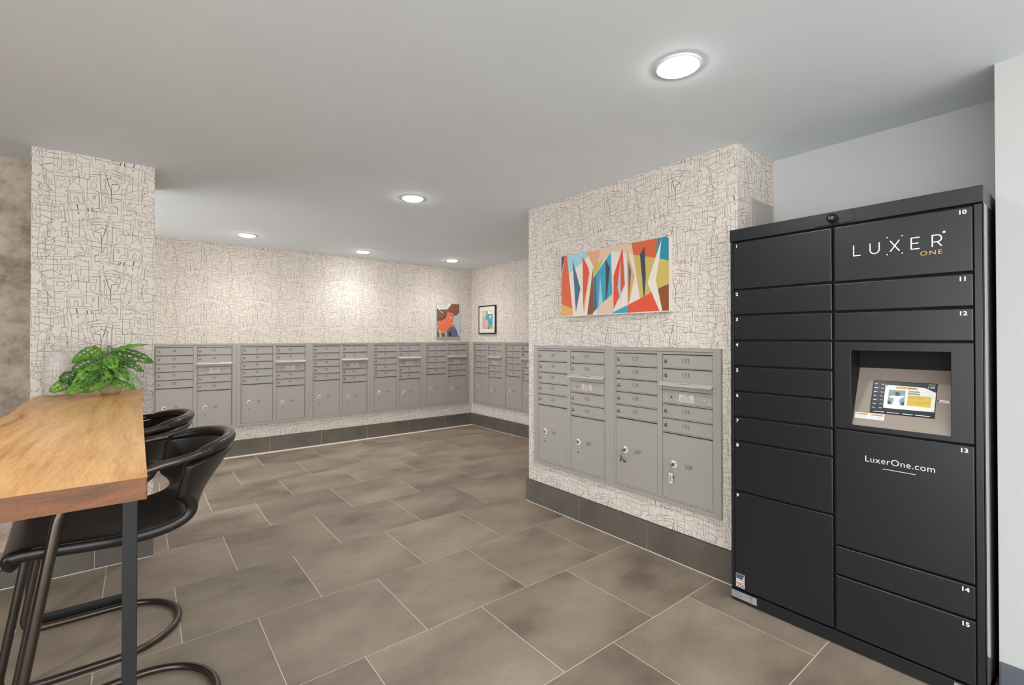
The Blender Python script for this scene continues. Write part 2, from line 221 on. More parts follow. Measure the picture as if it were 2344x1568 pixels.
PALETTE = {k: flat(v) for k, v in dict(cream=(232,220,208), navy=(62,68,88), orange=(214,98,60), amber=(226,168,98), paleblue=(160,205,214),
    slate=(72,108,134), red=(222,84,56), peach=(226,164,126), olive=(200,180,96), rust=(142,78,42), blue=(64,158,186), palepeach=(226,192,170), teal=(36,140,164),
    brown=(128,84,58), coral=(220,110,74), denim=(92,98,120), ink=(48,38,36), paper=(236,230,222), sand=(196,188,150), paleb=(170,188,194),
    yellow=(226,196,96), pink=(206,164,156), skin=(214,178,156), sandy=(176,164,112)).items()}

def leather():
    m = mat('black_leather', (27, 23, 21), .34, noise_amt=.45, noise_scale=9, bump=.35, bump_scale=180, spec=.5, coat=.15)
    return m
M['leather'] = leather()
def clear_plastic():
    m = mat('clear_plastic', (240, 240, 238), .06); b = m.node_tree.nodes['Principled BSDF']
    b.inputs['Transmission Weight'].default_value = 1; b.inputs['IOR'].default_value = 1.2
    return m
M['clear'] = mat('clear_plastic', (236, 228, 222), .08, spec=.8); M['clear'].node_tree.nodes['Principled BSDF'].inputs['Alpha'].default_value = .16
M['pump'] = mat('frosted_pump', (226, 216, 210), .5); M['pump'].node_tree.nodes['Principled BSDF'].inputs['Alpha'].default_value = .45
def leaf_mat(name, rgb, amt):
    m = mat(name, rgb, .42, noise_amt=amt, noise_scale=18); b = m.node_tree.nodes['Principled BSDF']
    b.inputs['Subsurface Weight'].default_value = 0
    return m
LEAF = [leaf_mat('leaf_green', (96, 148, 44), .3), leaf_mat('leaf_dark', (62, 108, 34), .35), leaf_mat('leaf_pale', (148, 166, 124), .3)]

def wood(name, light, mid, dark, end=False):
    m = bpy.data.materials.new(name); m.use_nodes = True; nt = m.node_tree; b = nt.nodes['Principled BSDF']; L = nt.links.new
    tc = nt.nodes.new('ShaderNodeTexCoord'); mp = nt.nodes.new('ShaderNodeMapping'); L(tc.outputs['Object'], mp.inputs['Vector'])
    n0 = nt.nodes.new('ShaderNodeTexNoise'); n0.inputs['Scale'].default_value = 1.6; n0.inputs['Detail'].default_value = 2; L(tc.outputs['Object'], n0.inputs['Vector'])
    ad = nt.nodes.new('ShaderNodeVectorMath'); ad.operation = 'MULTIPLY_ADD'
    L(n0.outputs['Color'], ad.inputs[0]); ad.inputs[1].default_value = (.09, .3, .1) if not end else (.25, .1, .25); L(mp.outputs['Vector'], ad.inputs[2])
    s = nt.nodes.new('ShaderNodeMapping'); s.inputs['Scale'].default_value = (9, .55, 9) if not end else (2.2, 1, 16); L(ad.outputs[0], s.inputs['Vector'])
    if end: s.inputs['Rotation'].default_value = (0, -.25, 0)
    else: s.inputs['Rotation'].default_value = (0, 0, .08)
    n1 = nt.nodes.new('ShaderNodeTexNoise'); n1.inputs['Scale'].default_value = 2.1; n1.inputs['Detail'].default_value = 12; n1.inputs['Roughness'].default_value = .68; L(s.outputs['Vector'], n1.inputs['Vector'])
    r = nt.nodes.new('ShaderNodeValToRGB'); e = r.color_ramp.elements
    e[0].position = .30; e[0].color = lin(dark); e[1].position = .62; e[1].color = lin(light)
    x = e.new(.44); x.color = lin(mid)
    L(n1.outputs['Fac'], r.inputs['Fac'])
    s2 = nt.nodes.new('ShaderNodeMapping'); s2.inputs['Scale'].default_value = (90, 7, 90); L(tc.outputs['Object'], s2.inputs['Vector'])
    n2 = nt.nodes.new('ShaderNodeTexNoise'); n2.inputs['Scale'].default_value = 2; n2.inputs['Detail'].default_value = 4; L(s2.outputs['Vector'], n2.inputs['Vector'])
    mr = nt.nodes.new('ShaderNodeMapRange'); mr.inputs['From Min'].default_value = .35; mr.inputs['From Max'].default_value = .6; mr.inputs['To Min'].default_value = .87; mr.inputs['To Max'].default_value = 1.04
    L(n2.outputs['Fac'], mr.inputs['Value'])
    mx = nt.nodes.new('ShaderNodeMix'); mx.data_type = 'RGBA'; mx.blend_type = 'MULTIPLY'; mx.inputs['Factor'].default_value = 1
    L(r.outputs['Color'], mx.inputs['A']); L(mr.outputs['Result'], mx.inputs['B']); L(mx.outputs['Result'], b.inputs['Base Color'])
    b.inputs['Roughness'].default_value = .34
    return m
M['wood'] = wood('walnut_slab_top', (248, 196, 128), (228, 166, 96), (138, 86, 46))
M['wood_end'] = wood('walnut_slab_edge', (128, 76, 34), (104, 60, 26), (72, 40, 16), True)

def concrete():
    m = bpy.data.materials.new('raw_concrete'); m.use_nodes = True; nt = m.node_tree; b = nt.nodes['Principled BSDF']; L = nt.links.new
    tc = nt.nodes.new('ShaderNodeTexCoord'); n = nt.nodes.new('ShaderNodeTexNoise'); n.inputs['Scale'].default_value = 5; n.inputs['Detail'].default_value = 14; n.inputs['Roughness'].default_value = .72
    L(tc.outputs['Object'], n.inputs['Vector']); r = nt.nodes.new('ShaderNodeValToRGB'); e = r.color_ramp.elements
    e[0].position = .36; e[0].color = lin((140, 122, 108)); e[1].position = .6; e[1].color = lin((200, 183, 166))
    L(n.outputs['Fac'], r.inputs['Fac'])
    v = nt.nodes.new('ShaderNodeTexVoronoi'); v.inputs['Scale'].default_value = 26; L(tc.outputs['Object'], v.inputs['Vector'])
    mr = nt.nodes.new('ShaderNodeMapRange'); mr.inputs['From Min'].default_value = .03; mr.inputs['From Max'].default_value = .09; mr.inputs['To Min'].default_value = .45; mr.inputs['To Max'].default_value = 1
    L(v.outputs['Distance'], mr.inputs['Value']); mx = nt.nodes.new('ShaderNodeMix'); mx.data_type = 'RGBA'; mx.blend_type = 'MULTIPLY'; mx.inputs['Factor'].default_value = .7
    L(r.outputs['Color'], mx.inputs['A']); L(mr.outputs['Result'], mx.inputs['B']); L(mx.outputs['Result'], b.inputs['Base Color'])
    b.inputs['Roughness'].default_value = .85
    bp = nt.nodes.new('ShaderNodeBump'); bp.inputs['Strength'].default_value = .3; bp.inputs['Distance'].default_value = .01; L(n.outputs['Fac'], bp.inputs['Height']); L(bp.outputs['Normal'], b.inputs['Normal'])
    return m
M['concrete'] = concrete()

def tile_mat():
    m = bpy.data.materials.new('floor_porcelain_tile'); m.use_nodes = True; nt = m.node_tree; b = nt.nodes['Principled BSDF']; L = nt.links.new
    tc = nt.nodes.new('ShaderNodeTexCoord'); at = nt.nodes.new('ShaderNodeAttribute'); at.attribute_name = 'tile_tone'
    ad = nt.nodes.new('ShaderNodeVectorMath'); ad.operation = 'MULTIPLY_ADD'; L(at.outputs['Color'], ad.inputs[0]); ad.inputs[1].default_value = (17, 13, 11); L(tc.outputs['Object'], ad.inputs[2])
    st = nt.nodes.new('ShaderNodeMapping'); st.inputs['Scale'].default_value = (.8, 1.3, 1); L(ad.outputs[0], st.inputs['Vector'])
    n = nt.nodes.new('ShaderNodeTexNoise'); n.inputs['Scale'].default_value = 2.0; n.inputs['Detail'].default_value = 7; n.inputs['Roughness'].default_value = .6; L(st.outputs['Vector'], n.inputs['Vector'])
    r = nt.nodes.new('ShaderNodeValToRGB'); e = r.color_ramp.elements
    e[0].position = .30; e[0].color = lin(TILE_DARK); e[1].position = .68; e[1].color = lin(TILE_LIGHT); x = e.new(.47); x.color = lin(TILE_MID)
    L(n.outputs['Fac'], r.inputs['Fac'])
    n2 = nt.nodes.new('ShaderNodeTexNoise'); n2.inputs['Scale'].default_value = 90; n2.inputs['Detail'].default_value = 3; L(tc.outputs['Object'], n2.inputs['Vector'])
    mr = nt.nodes.new('ShaderNodeMapRange'); mr.inputs['From Min'].default_value = .3; mr.inputs['From Max'].default_value = .7; mr.inputs['To Min'].default_value = .93; mr.inputs['To Max'].default_value = 1.07
    L(n2.outputs['Fac'], mr.inputs['Value'])
    sp = nt.nodes.new('ShaderNodeSeparateColor'); L(at.outputs['Color'], sp.inputs[0])
    m2 = nt.nodes.new('ShaderNodeMapRange'); m2.inputs['To Min'].default_value = .93; m2.inputs['To Max'].default_value = 1.07; L(sp.outputs[0], m2.inputs['Value'])
    mu = nt.nodes.new('ShaderNodeMath'); mu.operation = 'MULTIPLY'; L(mr.outputs['Result'], mu.inputs[0]); L(m2.outputs['Result'], mu.inputs[1])
    mx = nt.nodes.new('ShaderNodeMix'); mx.data_type = 'RGBA'; mx.blend_type = 'MULTIPLY'; mx.inputs['Factor'].default_value = 1
    L(r.outputs['Color'], mx.inputs['A']); L(mu.outputs[0], mx.inputs['B']); L(mx.outputs['Result'], b.inputs['Base Color'])
    rr = nt.nodes.new('ShaderNodeMapRange'); rr.inputs['To Min'].default_value = .38; rr.inputs['To Max'].default_value = .6; L(n.outputs['Fac'], rr.inputs['Value']); L(rr.outputs['Result'], b.inputs['Roughness'])
    b.inputs['Specular IOR Level'].default_value = .4
    return m
TILE_DARK, TILE_MID, TILE_LIGHT = (106, 93, 81), (135, 121, 106), (158, 143, 127)
M['tile'] = tile_mat()

# ---------------------------------------------------------------- room shell
ZC = 2.479
XB, YA = 4.20, 6.336
def floor():
    m = MB().use(M['grout']); m.box(-4, 4.4, -4, 6.5, -.1, -.0012); tones = [(.5, .5, .5)]*6
    tx, ty, g = .6123, .6077, .0021; m.use(M['tile'])
    for l in range(-8, 11):
        ya, yb = .7887+(l-1)*ty+g, .7887+l*ty-g
        for k in range(-10, 12):
            xa, xb = .7794+k*tx+l*.3048+g, .7794+(k+1)*tx+l*.3048-g
            xa, xb = max(xa, -4), min(xb, 4.35)
            if xb-xa < .02 or yb > 6.45 or ya < -4: continue
            c = (random.random(), random.random(), random.random())
            m.add([(xa,ya,0),(xb,ya,0),(xb,yb,0),(xa,yb,0),(xa,ya,-.0012),(xb,ya,-.0012),(xb,yb,-.0012),(xa,yb,-.0012)],
                  [(0,1,2,3),(0,4,5,1),(1,5,6,2),(2,6,7,3),(3,7,4,0)]); tones += [c]*5
    me = m.mesh('floor'); a = me.color_attributes.new('tile_tone', 'FLOAT_COLOR', 'CORNER')
    for p in me.polygons:
        for li in p.loop_indices: a.data[li].color = (*tones[p.index], 1)
    return struct(link('floor', me))
floor()
struct(MB().use(M['ceiling']).box(-4, 4.4, -4, 6.5, ZC, ZC+.1).build('ceiling'))

def town(m, O, U, L, z0, z1, phase, Nn, ph_z=0, holes=()):
    """line drawing of a hill town, repeated with a glide reflection, drawn on the wall's own surface"""
    O = Vector(O); U = Vector(U); Nn = Vector(Nn); P = .521; D = .618
    def clip(a, b):
        x0, y0 = a; x1, y1 = b; dx, dy = x1-x0, y1-y0; t0, t1 = 0., 1.
        for p, q in ((-dx, x0), (dx, L-x0), (-dy, y0-z0), (dy, z1-y0)):
            if abs(p) < 1e-12:
                if q < 0: return None
            else:
                t = q/p
                if p < 0: t0 = max(t0, t)
                else: t1 = min(t1, t)
        if t0 >= t1: return None
        return (x0+dx*t0, y0+dy*t0), (x0+dx*t1, y0+dy*t1)
    for src, wd in ((TOWN_LINES, .0015), (TOWN_MARKS, .0050)):
        segs = []
        i0 = int((0-phase)/P)-2; i1 = int((L-phase)/P)+3
        for i in range(i0, i1):
            for j in range(-5, 3):
                for mir in (0, 1):
                    cx = phase+i*P+(.295 if mir else 0); cz = 2.322+ph_z+j*D-(.312 if mir else 0)
                    if cx < -.6 or cx > L+.6 or cz+.35 < z0-.4 or cz-.8 > z1: continue
                    for l in src:
                        q = [(cx+(-x if mir else x)*.001, cz+z*.001) for x, z in l]
                        for a, b in zip(q, q[1:]):
                            c = clip(a, b)
                            if not c: continue
                            if any(h[0] < c[0][0] < h[1] and h[0] < c[1][0] < h[1] and h[2] < c[0][1] < h[3] and h[2] < c[1][1] < h[3] for h in holes): continue
                            segs.append(c)
        m.use(M['ink_line'])
        m.strokes(segs, wd, O+Nn*.0004, U, (0, 0, 1))
def base(name, O, U, Nn, L, joints, h=.180, d=.02):
    """tile baseboard with thin grout joints"""
    O = Vector(O); U = Vector(U); Nn = Vector(Nn); m = MB(); e = [0]+sorted(j for j in joints if 0 < j < L)+[L]
    def bx(a, b, z0, z1, dd): m.prism([O+U*a+Vector((0,0,z0)), O+U*b+Vector((0,0,z0)), O+U*b+Vector((0,0,z1)), O+U*a+Vector((0,0,z1))], Nn*dd)
    m.use(M['grout']); bx(0, L, 0, h-.002, d-.0015); bx(0, L, 0, .004, d+.002)
    m.use(M['base_tile'])
    for a, b in zip(e, e[1:]): bx(a+(.0012 if a else 0), b-(.0012 if b < L else 0), .004, h, d)
    m.use(M['mail_gap']); bx(0, L, h, h+.004, .004)
    return struct(m.build(name))

XL, XR_, = -.482, .077
# wall behind the long mailbox run
m = MB().use(M['paper']); m.box(-1.2, XB+.1, YA, YA+.1, 0, ZC)
town(m, (-.2, YA, 0), (1, 0, 0), XB+.2, .18, ZC, .11, (0, -1, 0), .0, [(.35, 4.3, .37, 1.30)])
struct(m.build('wall_back', recalc=False))
base('baseboard_back', (-.2, YA, 0), (1, 0, 0), (0, -1, 0), XB+.2, [1.252+.2+.6105*k for k in range(-3, 6)])
# short wall at the far right
m = MB().use(M['paper']); m.box(XB, XB+.1, 2.9, YA, 0, ZC)
town(m, (XB, YA, 0), (0, -1, 0), 2.6, .18, ZC, .2, (-1, 0, 0), -.1, [(.08, 1.7, .37, 1.30)])
struct(m.build('wall_right', recalc=False))
base('baseboard_right', (XB, YA-.02, 0), (0, -1, 0), (-1, 0, 0), 3.2, [YA-.02-6.042+.6055*k for k in range(0, 6)])
# wallpapered projecting wall with the canvas
PX, PY0, PY1 = 2.621, 1.269, 3.067
m = MB().use(M['paper']); m.box(PX, XB, PY0, PY1, 0, ZC)
L1 = PY1-PY0; ph = PY1-1.306
town(m, (PX, PY1, 0), (0, -1, 0), L1, .18, ZC, ph, (-1, 0, 0), .008, [(.12, 1.66, .37, 1.30)])
town(m, (PX, PY0, 0), (1, 0, 0), .459, 1.5, ZC, ph-L1, (0, -1, 0), .008, [(.17, .42, 1.3, 2.17)])
struct(m.build('wall_projecting', recalc=False))
base('baseboard_projecting', (PX, PY1+.02, 0), (0, -1, 0), (-1, 0, 0), L1+.02, [PY1+.02-2.474+.612*k for k in range(0, 3)])
# white recess behind the locker and white wall to its right
struct(MB().use(M['white']).box(3.080, 3.18, .265, PY0, 0, ZC).build('wall_recess'))
struct(MB().use(M['white']).box(2.675, 3.18, -4, .265, 0, ZC).build('wall_side'))
m = MB().use(mat('grey_baseboard_paint', (96, 100, 108), .5)); m.box(2.663, 2.675, -4, .262, 0, .105); struct(m.build('baseboard_side', bevel=.002))
# wallpapered column on the left with the raw concrete wall beside it
m = MB().use(M['paper']); m.box(XL, XR_, 3.788, 4.35, 0, ZC)
town(m, (XL, 3.788, 0), (1, 0, 0), XR_-XL, .18, ZC, .177, (0, -1, 0))
town(m, (XR_, 3.788, 0), (0, 1, 0), .56, .18, ZC, .3, (1, 0, 0))
struct(m.build('wall_column', recalc=False))
base('baseboard_column', (XL, 3.788, 0), (1, 0, 0), (0, -1, 0), XR_-XL, [.28])
m = MB().use(M['concrete']); m.box(-2.8, XL, 4.119, 4.35, 0, ZC); m.box(-2.8, XL, 3.80, 4.119, 0, .098); struct(m.build('wall_concrete'))
struct(MB().use(mat('dark_unseen_wall', (66, 58, 54), .7)).box(-2.9, -2.8, 1.0, 4.12, 0, ZC).build('added_wall_left'))  # unseen wall, added and kept dark to dim the locker's reflections
base('baseboard_concrete', (-2.8, 3.80, 0), (1, 0, 0), (0, -1, 0), 2.8+XL, [2.0], h=.098)

# ---------------------------------------------------------------- downlights
lamp_mat = bpy.data.materials.new('lamp_lens'); lamp_mat.use_nodes = True; b = lamp_mat.node_tree.nodes['Principled BSDF']
b.inputs['Base Color'].default_value = (1, 1, 1, 1); b.inputs['Emission Color'].default_value = LAMP_COLOR; b.inputs['Emission Strength'].default_value = LAMP_STRENGTH
def downlight(x, y, label):
    t = thing('downlight', label, 'ceiling light', (x, y, ZC), 'round recessed downlights')
    a = MB().use(M['lamp_trim'], True); a.lathe([(.070, -.001), (.074, -.006), (.088, -.006), (.092, 0)], 40); a.build('trim_ring', t)
    l = MB().use(lamp_mat, True); l.lathe([(.072, -.002), (.070, -.010), (.058, -.0145), (.03, -.016), (.001, -.0165)], 40); l.build('lens', t)
    ld = bpy.data.lights.new('downlight_beam', 'SPOT'); ld.energy = BEAM; ld.color = LAMP_COLOR[:3]; ld.spot_size = math.radians(BEAM_ANGLE); ld.spot_blend = 1.0; ld.shadow_soft_size = .065
    lo = bpy.data.objects.new('downlight_beam', ld); C.objects.link(lo); lo.parent = t; lo.location = (0, 0, -.03)
for x, y, s in [(1.697, 1.060, 'large bright round downlight in the ceiling nearest the locker'), (1.678, 3.361, 'round downlight in the middle of the ceiling, left of the canvas wall'),
                (.90, 5.652, 'round downlight over the mailboxes numbered 37 to 45'), (2.222, 5.832, 'round downlight over the mailboxes numbered 46 to 54'), (3.46, 5.711, 'round downlight in the far corner above the comic poster')]:
    downlight(x, y, s)
for x, y in EXTRA_LIGHTS:
    downlight(x, y, 'added fill downlight in the ceiling of the lobby side, out of view')

# ---------------------------------------------------------------- mailboxes
def cached(cache, key, fn):
    if key not in cache: cache[key] = fn()
    return cache[key]
MC = {}
UW, UH = .808, .977
def frame_mesh():
    m = MB().use(M['mail_gap']); m.box(.03, UW-.03, -.005, 0, .02, UH-.015)  # dark backing paints the shade in the gaps under ledges and round doors
    m.use(M['mailbox']); F = -.022
    for a, b in ((0, .0395), (UW-.0395, UW)): m.box(a, b, F, 0, 0, UH)
    m.box(.0395, UW-.0395, F, 0, 0, .0265); m.box(.0395, UW-.0395, F, 0, UH-.022, UH)
    for a, b in ((.041, .0505), (UW-.0505, UW-.041)): m.box(a, b, F+.004, 0, .028, UH-.0235)
    m.box(.0505, UW-.0505, F+.004, 0, .028, .0375); m.box(.0505, UW-.0505, F+.004, 0, UH-.0345, UH-.0235)
    m.box(.3865, .4215, F+.002, 0, .0375, UH-.0345)
    for u0, tops in ((.0505, LT), (.4215, RT)):
        for z in tops: m.box(u0, u0+.336, F-.001, 0, z-.001, z+.0035)
    m.box(.003, .006, F-.0005, 0, .01, UH-.01)
    return m.mesh('mailbox_frame')
LT = [.939-.089*k for k in range(6)]
RT = [.939, .850, .761, .6275, .5385, .4495]
def door_mesh(w, h):
    m = MB().use(M['mailbox']); m.box(0, w, -.0155, -.004, 0, h); me = m.mesh('door'); return me
def lock_mesh():
    m = MB().use(M['chrome'], True); m.lathe([(.0118, 0), (.0118, .0015), (.0100, .002), (.0100, .0070), (.0088, .0085), (.0035, .0078)], 20, X=(1,0,0), Y=(0,0,1), Z=(0,-1,0))
    m.use(M['keyway']); m.box(-.0012, .0012, -.0085, -.007, -.0045, .0045); return m.mesh('lock')
def number_mesh(t, s):
    m = MB().use(M['mail_num']); m.text(t, s, (0,0,0), (1,0,0), (0,0,1), weight=-.008, spacing=1.06, sx=.92); return m.mesh('number')
def plate_mesh():
    m = MB().use(M['ring_white'], True); m.lathe([(.0235, 0), (.0235, .0015), (.022, .0028), (.0125, .0028)], 32, X=(1,0,0), Y=(0,0,1), Z=(0,-1,0))
    m.use(M['keyway'])
    for a in (-1, 1):
        for k in range(5):
            t = PI/2+a*(.75+.14*k); c, s_ = math.cos(t), math.sin(t)
            m.prism([(c*.016+(-s_)*.0013, -.003, s_*.016+c*.0013), (c*.020+(-s_)*.0013, -.003, s_*.020+c*.0013), (c*.020+s_*.0013, -.003, s_*.020-c*.0013), (c*.016+s_*.0013, -.003, s_*.016-c*.0013)], (0, -.0004, 0))
    return m.mesh('lock_plate')
M['rivet'] = mat('rivet_heads', (214, 208, 200), .35, metal=.2)
def rivet_mesh(r):
    m = MB().use(M['rivet'], True); m.lathe([(r, 0), (r*.85, .0015), (r*.4, .0026)], 10, X=(1,0,0), Y=(0,0,1), Z=(0,-1,0)); return m.mesh('rivet')
M['hood'] = mat('highlight_lightened_hood', (206, 200, 194), .38, metal=.3)  # paler than the mailbox grey, painting in the lamp highlight on the hoods
def hood_mesh():
    m = MB().use(M['hood'])
    m.prism([(0, -.014, .024), (0, -.050, .004), (0, -.050, .000), (0, -.047, .000), (0, -.012, .019)], (.352, 0, 0))
    m.use(M['mail_num'])
    U = Vector((1, 0, 0)); V = Vector((0, .036, .020)).normalized(); N = Vector((0, -.020, .036)).normalized()
    m.text('OUTGOING MAIL', .0105, Vector((.175, -.032, .014))+N*.0006, U, V, weight=.01)
    m.mi = m.mats.index(M['mail_num'])
    return m.mesh('outgoing_mail_hood')
def mlabel_mesh():
    m = MB().use(M['label']); m.box(0, .096, -.0012, 0, 0, .045); m.use(M['mail_num'])
    m.text('U.S. MAIL', .0115, (.048, -.0015, .0375), (1,0,0), (0,0,1), weight=.02)
    for k in range(5): 
        w = (.038, .03, .041, .042, .036)[k]; m.box(.048-w, .048-.004+(.008 if k % 2 else 0), -.0016, -.0012, .027-k*.0055, .0283-k*.0055); m.box(.050, .048+w*.95, -.0016, -.0012, .027-k*.0055, .0283-k*.0055)
    return m.mesh('mail_label')
def put(name, key, fn, parent, loc, bevel=0):
    o = link(name, cached(MC, key, fn), parent, bevel); o.location = loc; return o
def mailbox(loc, rz, first, label, group, big, slot=True):
    t = thing('mailbox_unit', label, 'mailbox', loc, group, rz)
    put('mailbox_frame', 'frame', frame_mesh, t, (0,0,0), .0012)
    n = first
    DW = .3305
    for col, (u0, tops) in enumerate(((.0525, LT), (.4235, RT))):
        k = 0
        for i in range(len(tops)-1):
            top = tops[i]; nxt = tops[i+1]
            if col == 1 and i == 2:
                z0 = nxt+.005; zt = .7105
                pl = put('mail_access_plate', 'map', lambda: door_mesh(DW, zt-z0), t, (u0, 0, z0), .0008)
                for rx, rz_ in ((.0275, .0545), (.0275, .0225), (.0995, .0545), (.0995, .0225), (.3075, .068), (.3075, .042), (.3075, .017), (.2805, .036)): put('rivet', 'rv', lambda: rivet_mesh(.0046), pl, (rx, -.0155, rz_))
                put('mail_label', 'ml', mlabel_mesh, pl, (.116, -.0155, .016))
                put('lock', 'lk2', lambda: small_lock(), pl, (.064, -.0155, .0375))
                put('slot_plate', 'slp', lambda: door_mesh(DW, .043), t, (u0, .001, .7135), .0008)
                put('outgoing_mail_hood', 'hood', hood_mesh, t, (u0-.012, 0, .742), .0006)
                continue
            d = put('mailbox_door', 'door', lambda: door_mesh(DW, .0785), t, (u0+.0008, 0, nxt+.0045), .0008)
            put('lock', 'lock', lock_mesh, d, (.024, -.0155, .038))
            put('number', 'n%d' % n, lambda: number_mesh(str(n), .0375), d, (.160, -.0159, .043)); n += 1
        top = tops[-1]
        p = put('parcel_door', 'pd%d' % col, lambda: door_mesh(DW, top-.0385-.0085), t, (u0, 0, .0385), .0008)
        zc = top-(.218 if col == 0 else .196)-.0385
        lp = put('lock_plate', 'lp', plate_mesh, p, (.0765, -.0155, zc))
        put('parcel_lock', 'lock', lock_mesh, p, (.0765, -.018, zc))
        put('number', 'p%d' % (big+col), lambda: number_mesh('%dP' % (big+col), .0375), p, (.178, -.0159, zc-.001))
        put('lower_lock', 'lk2', small_lock, p, (.0765, -.0155, zc-.079))
        for rx, rz_ in ((-.012, .036), (.012, .036), (-.012, -.035), (.012, -.035)): put('rivet', 'rvp', lambda: rivet_mesh(.0032), p, (.0765+rx, -.0155, zc-.079+rz_))
    return t
def small_lock():
    m = MB().use(M['chrome'], True); m.lathe([(.0075, 0), (.0075, .003), (.006, .004)], 16, X=(1,0,0), Y=(0,0,1), Z=(0,-1,0))
    m.use(M['keyway']); m.box(-.001, .001, -.0048, -.0035, -.003, .003); m.lathe([(.0034, .0038), (.0034, .0042)], 12, X=(1,0,0), Y=(0,0,1), Z=(0,-1,0)); return m.mesh('lower_lock')
GA = 'grey mailbox units along the back wall'; GB = 'grey mailbox units on the far right wall'; GP = 'grey mailbox units on the projecting wall'
LAB = ['leftmost grey mailbox unit behind the bar stools, numbered 28 to 36', 'grey mailbox unit numbered 37 to 45, second from the left on the back wall', 'grey mailbox unit numbered 46 to 54, third on the back wall',
       'grey mailbox unit numbered 55 to 63, fourth on the back wall', 'grey mailbox unit numbered 64 to 72 below the comic poster']
for i in range(5): mailbox((.092+.8085*i, YA, .345), 0, 28+9*i, LAB[i], GA, 7+2*i)
mailbox((XB, 6.272, .345), -PI/2, 73, 'grey mailbox unit numbered 73 to 81 in the corner, below the black framed print', GB, 17)
mailbox((XB, 5.464, .345), -PI/2, 82, 'far grey mailbox unit numbered from 82, partly hidden by the projecting wall', GB, 19)
mailbox((PX, 2.975, .345), -PI/2, 118, 'grey mailbox unit numbered 118 to 126 under the abstract canvas', GP, 27)
mailbox((PX, 2.167, .345), -PI/2, 127, 'grey mailbox unit numbered 127 to 135, next to the black locker', GP, 29)

# keys left in two parcel locks
def key_obj(loc, label, tagged):
    t = thing('key', label, 'key', loc, rz=-PI/2)
    m = MB().use(M['chrome'], True); m.lathe([(.0095, -.0009), (.0095, .0009)], 18, (0, -.013, -.001), X=(0,1,0), Y=(0,0,1), Z=(1,0,0)); m.box(-.0008, .0008, -.006, .001, -.003, .002); m.build('key_blade', t)
    r = MB().use(M['chrome']); r.tube([(math.cos(a)*.003, -.020+math.sin(a)*.0, -.016+math.sin(a)*.011) for a in [2*PI*k/20 for k in range(20)]], .0009, 6, True); r.build('key_ring', t)
    if tagged:
        g = MB().use(M['tag_plastic']); g.box(-.012, .012, -.022, -.017, -.112, -.046); g.use(M['chrome']); g.tube([(0, -.02, -.047), (0, -.02, -.026)], .0015, 6)
        g.use(M['mail_num']); 
        for k in range(4): g.box(-.006+k*.0035, -.0045+k*.0035, -.0223, -.022, -.100, -.060)
        g.build('key_tag', t, .001)
    else:
        g = MB().use(M['chrome'], True)
        for k, (dx, tilt) in enumerate(((-.006, -.05), (.004, .08))):
            g.prism([(dx-.008, -.021-k*.003, -.03), (dx+.008, -.021-k*.003, -.03), (dx+.006, -.021-k*.003, -.048), (dx+.003+tilt*.2, -.021-k*.003, -.078), (dx-.003+tilt*.2, -.021-k*.003, -.078), (dx-.006, -.021-k*.003, -.048)], (0, .0015, 0))
        g.build('spare_keys', t)
    return t
key_obj((PX-.028, 2.167-.129, .345+.276), 'small bunch of keys hanging from the parcel lock of 29P', False)
key_obj((PX-.028, 2.167-.500, .345+.2535), 'key with a clear white tag hanging from the parcel lock of 30P', True)

# ---------------------------------------------------------------- parcel locker
LK = thing('parcel_locker', 'tall charcoal parcel locker with numbered doors and a touch screen', 'locker', (2.471, 1.237, 0), rz=-PI/2)
W_, HT = .960, 1.957
m = MB().use(M['gap'])
u0, u1, k0, k1 = .541, .868, 1.001, 1.329
m.box(.002, W_-.002, .016, .60, .006, k0); m.box(.002, W_-.002, .016, .60, k1, HT-.001)
m.box(.002, u0, .016, .60, k0, k1); m.box(u1, W_-.002, .016, .60, k0, k1); m.box(u0, u1, .16, .60, k0, k1)
m.build('cabinet_core', LK)
for a in (0, W_-.002):
    m = MB().use(M['locker_side']); m.box(a, a+.002, .004, .604, .008, 1.945); m.build('side_panel', LK)['label'] = 'glossy black side panel'
for a, c in ((0, .016), (.935, .9565), (.958, W_)):
    m = MB().use(M['locker']); m.box(a, c, .001, .018, .066, 1.89); m.build('door_jamb', LK, .0012)
m = MB().use(M['locker']); m.box(-.001, W_+.001, -.006, .604, 1.893, HT); m.build('top_cap', LK, .003)
m = MB().use(M['locker']); m.box(0, W_, -.001, .604, .006, .062); m.build('plinth', LK, .002)
def ldoor(a, b, z0, z1, n=None, right=False):
    d = MB().use(M['locker']); d.box(a, b, -.003, .014, z0, z1); d = d.build('locker_door', LK, .0036, 3)
    if n is not None:
        t = MB().use(M['vinyl']); s = .0225
        if right: t.text(str(n), s, (.903, -.0034, z1-.0195), (1,0,0), (0,0,1), weight=.03, sx=1.12)
        else: t.text(str(n), s, (.036, -.0034, z1-.0185), (1,0,0), (0,0,1), weight=.03, sx=1.12)
        t.build('number', d, recalc=False)
    return d
zl = [1.889, 1.636, 1.503, 1.3705, 1.2365, 1.104, .972, .844, .581, .066]
for i in range(9): ldoor(.0205, .4685, zl[i+1]+.0045, zl[i]-.0045, i+1)
zr = [1.889, 1.633, 1.501, 1.368, .978, .450, .319, .066]
D10 = ldoor(.4785, .931, zr[1]+.0045, zr[0]-.0045, 10, True)
ldoor(.4785, .931, zr[2]+.0045, zr[1]-.0045, 11, True); ldoor(.4785, .931, zr[3]+.0045, zr[2]-.0045, 12, True)
D13 = ldoor(.4785, .931, zr[5]+.0045, zr[4]-.0045, 13, True)
ldoor(.4785, .931, zr[6]+.0045, zr[5]-.0045, 14, True); ldoor(.4785, .931, zr[7]+.0045, zr[6]-.0045, 15, True)
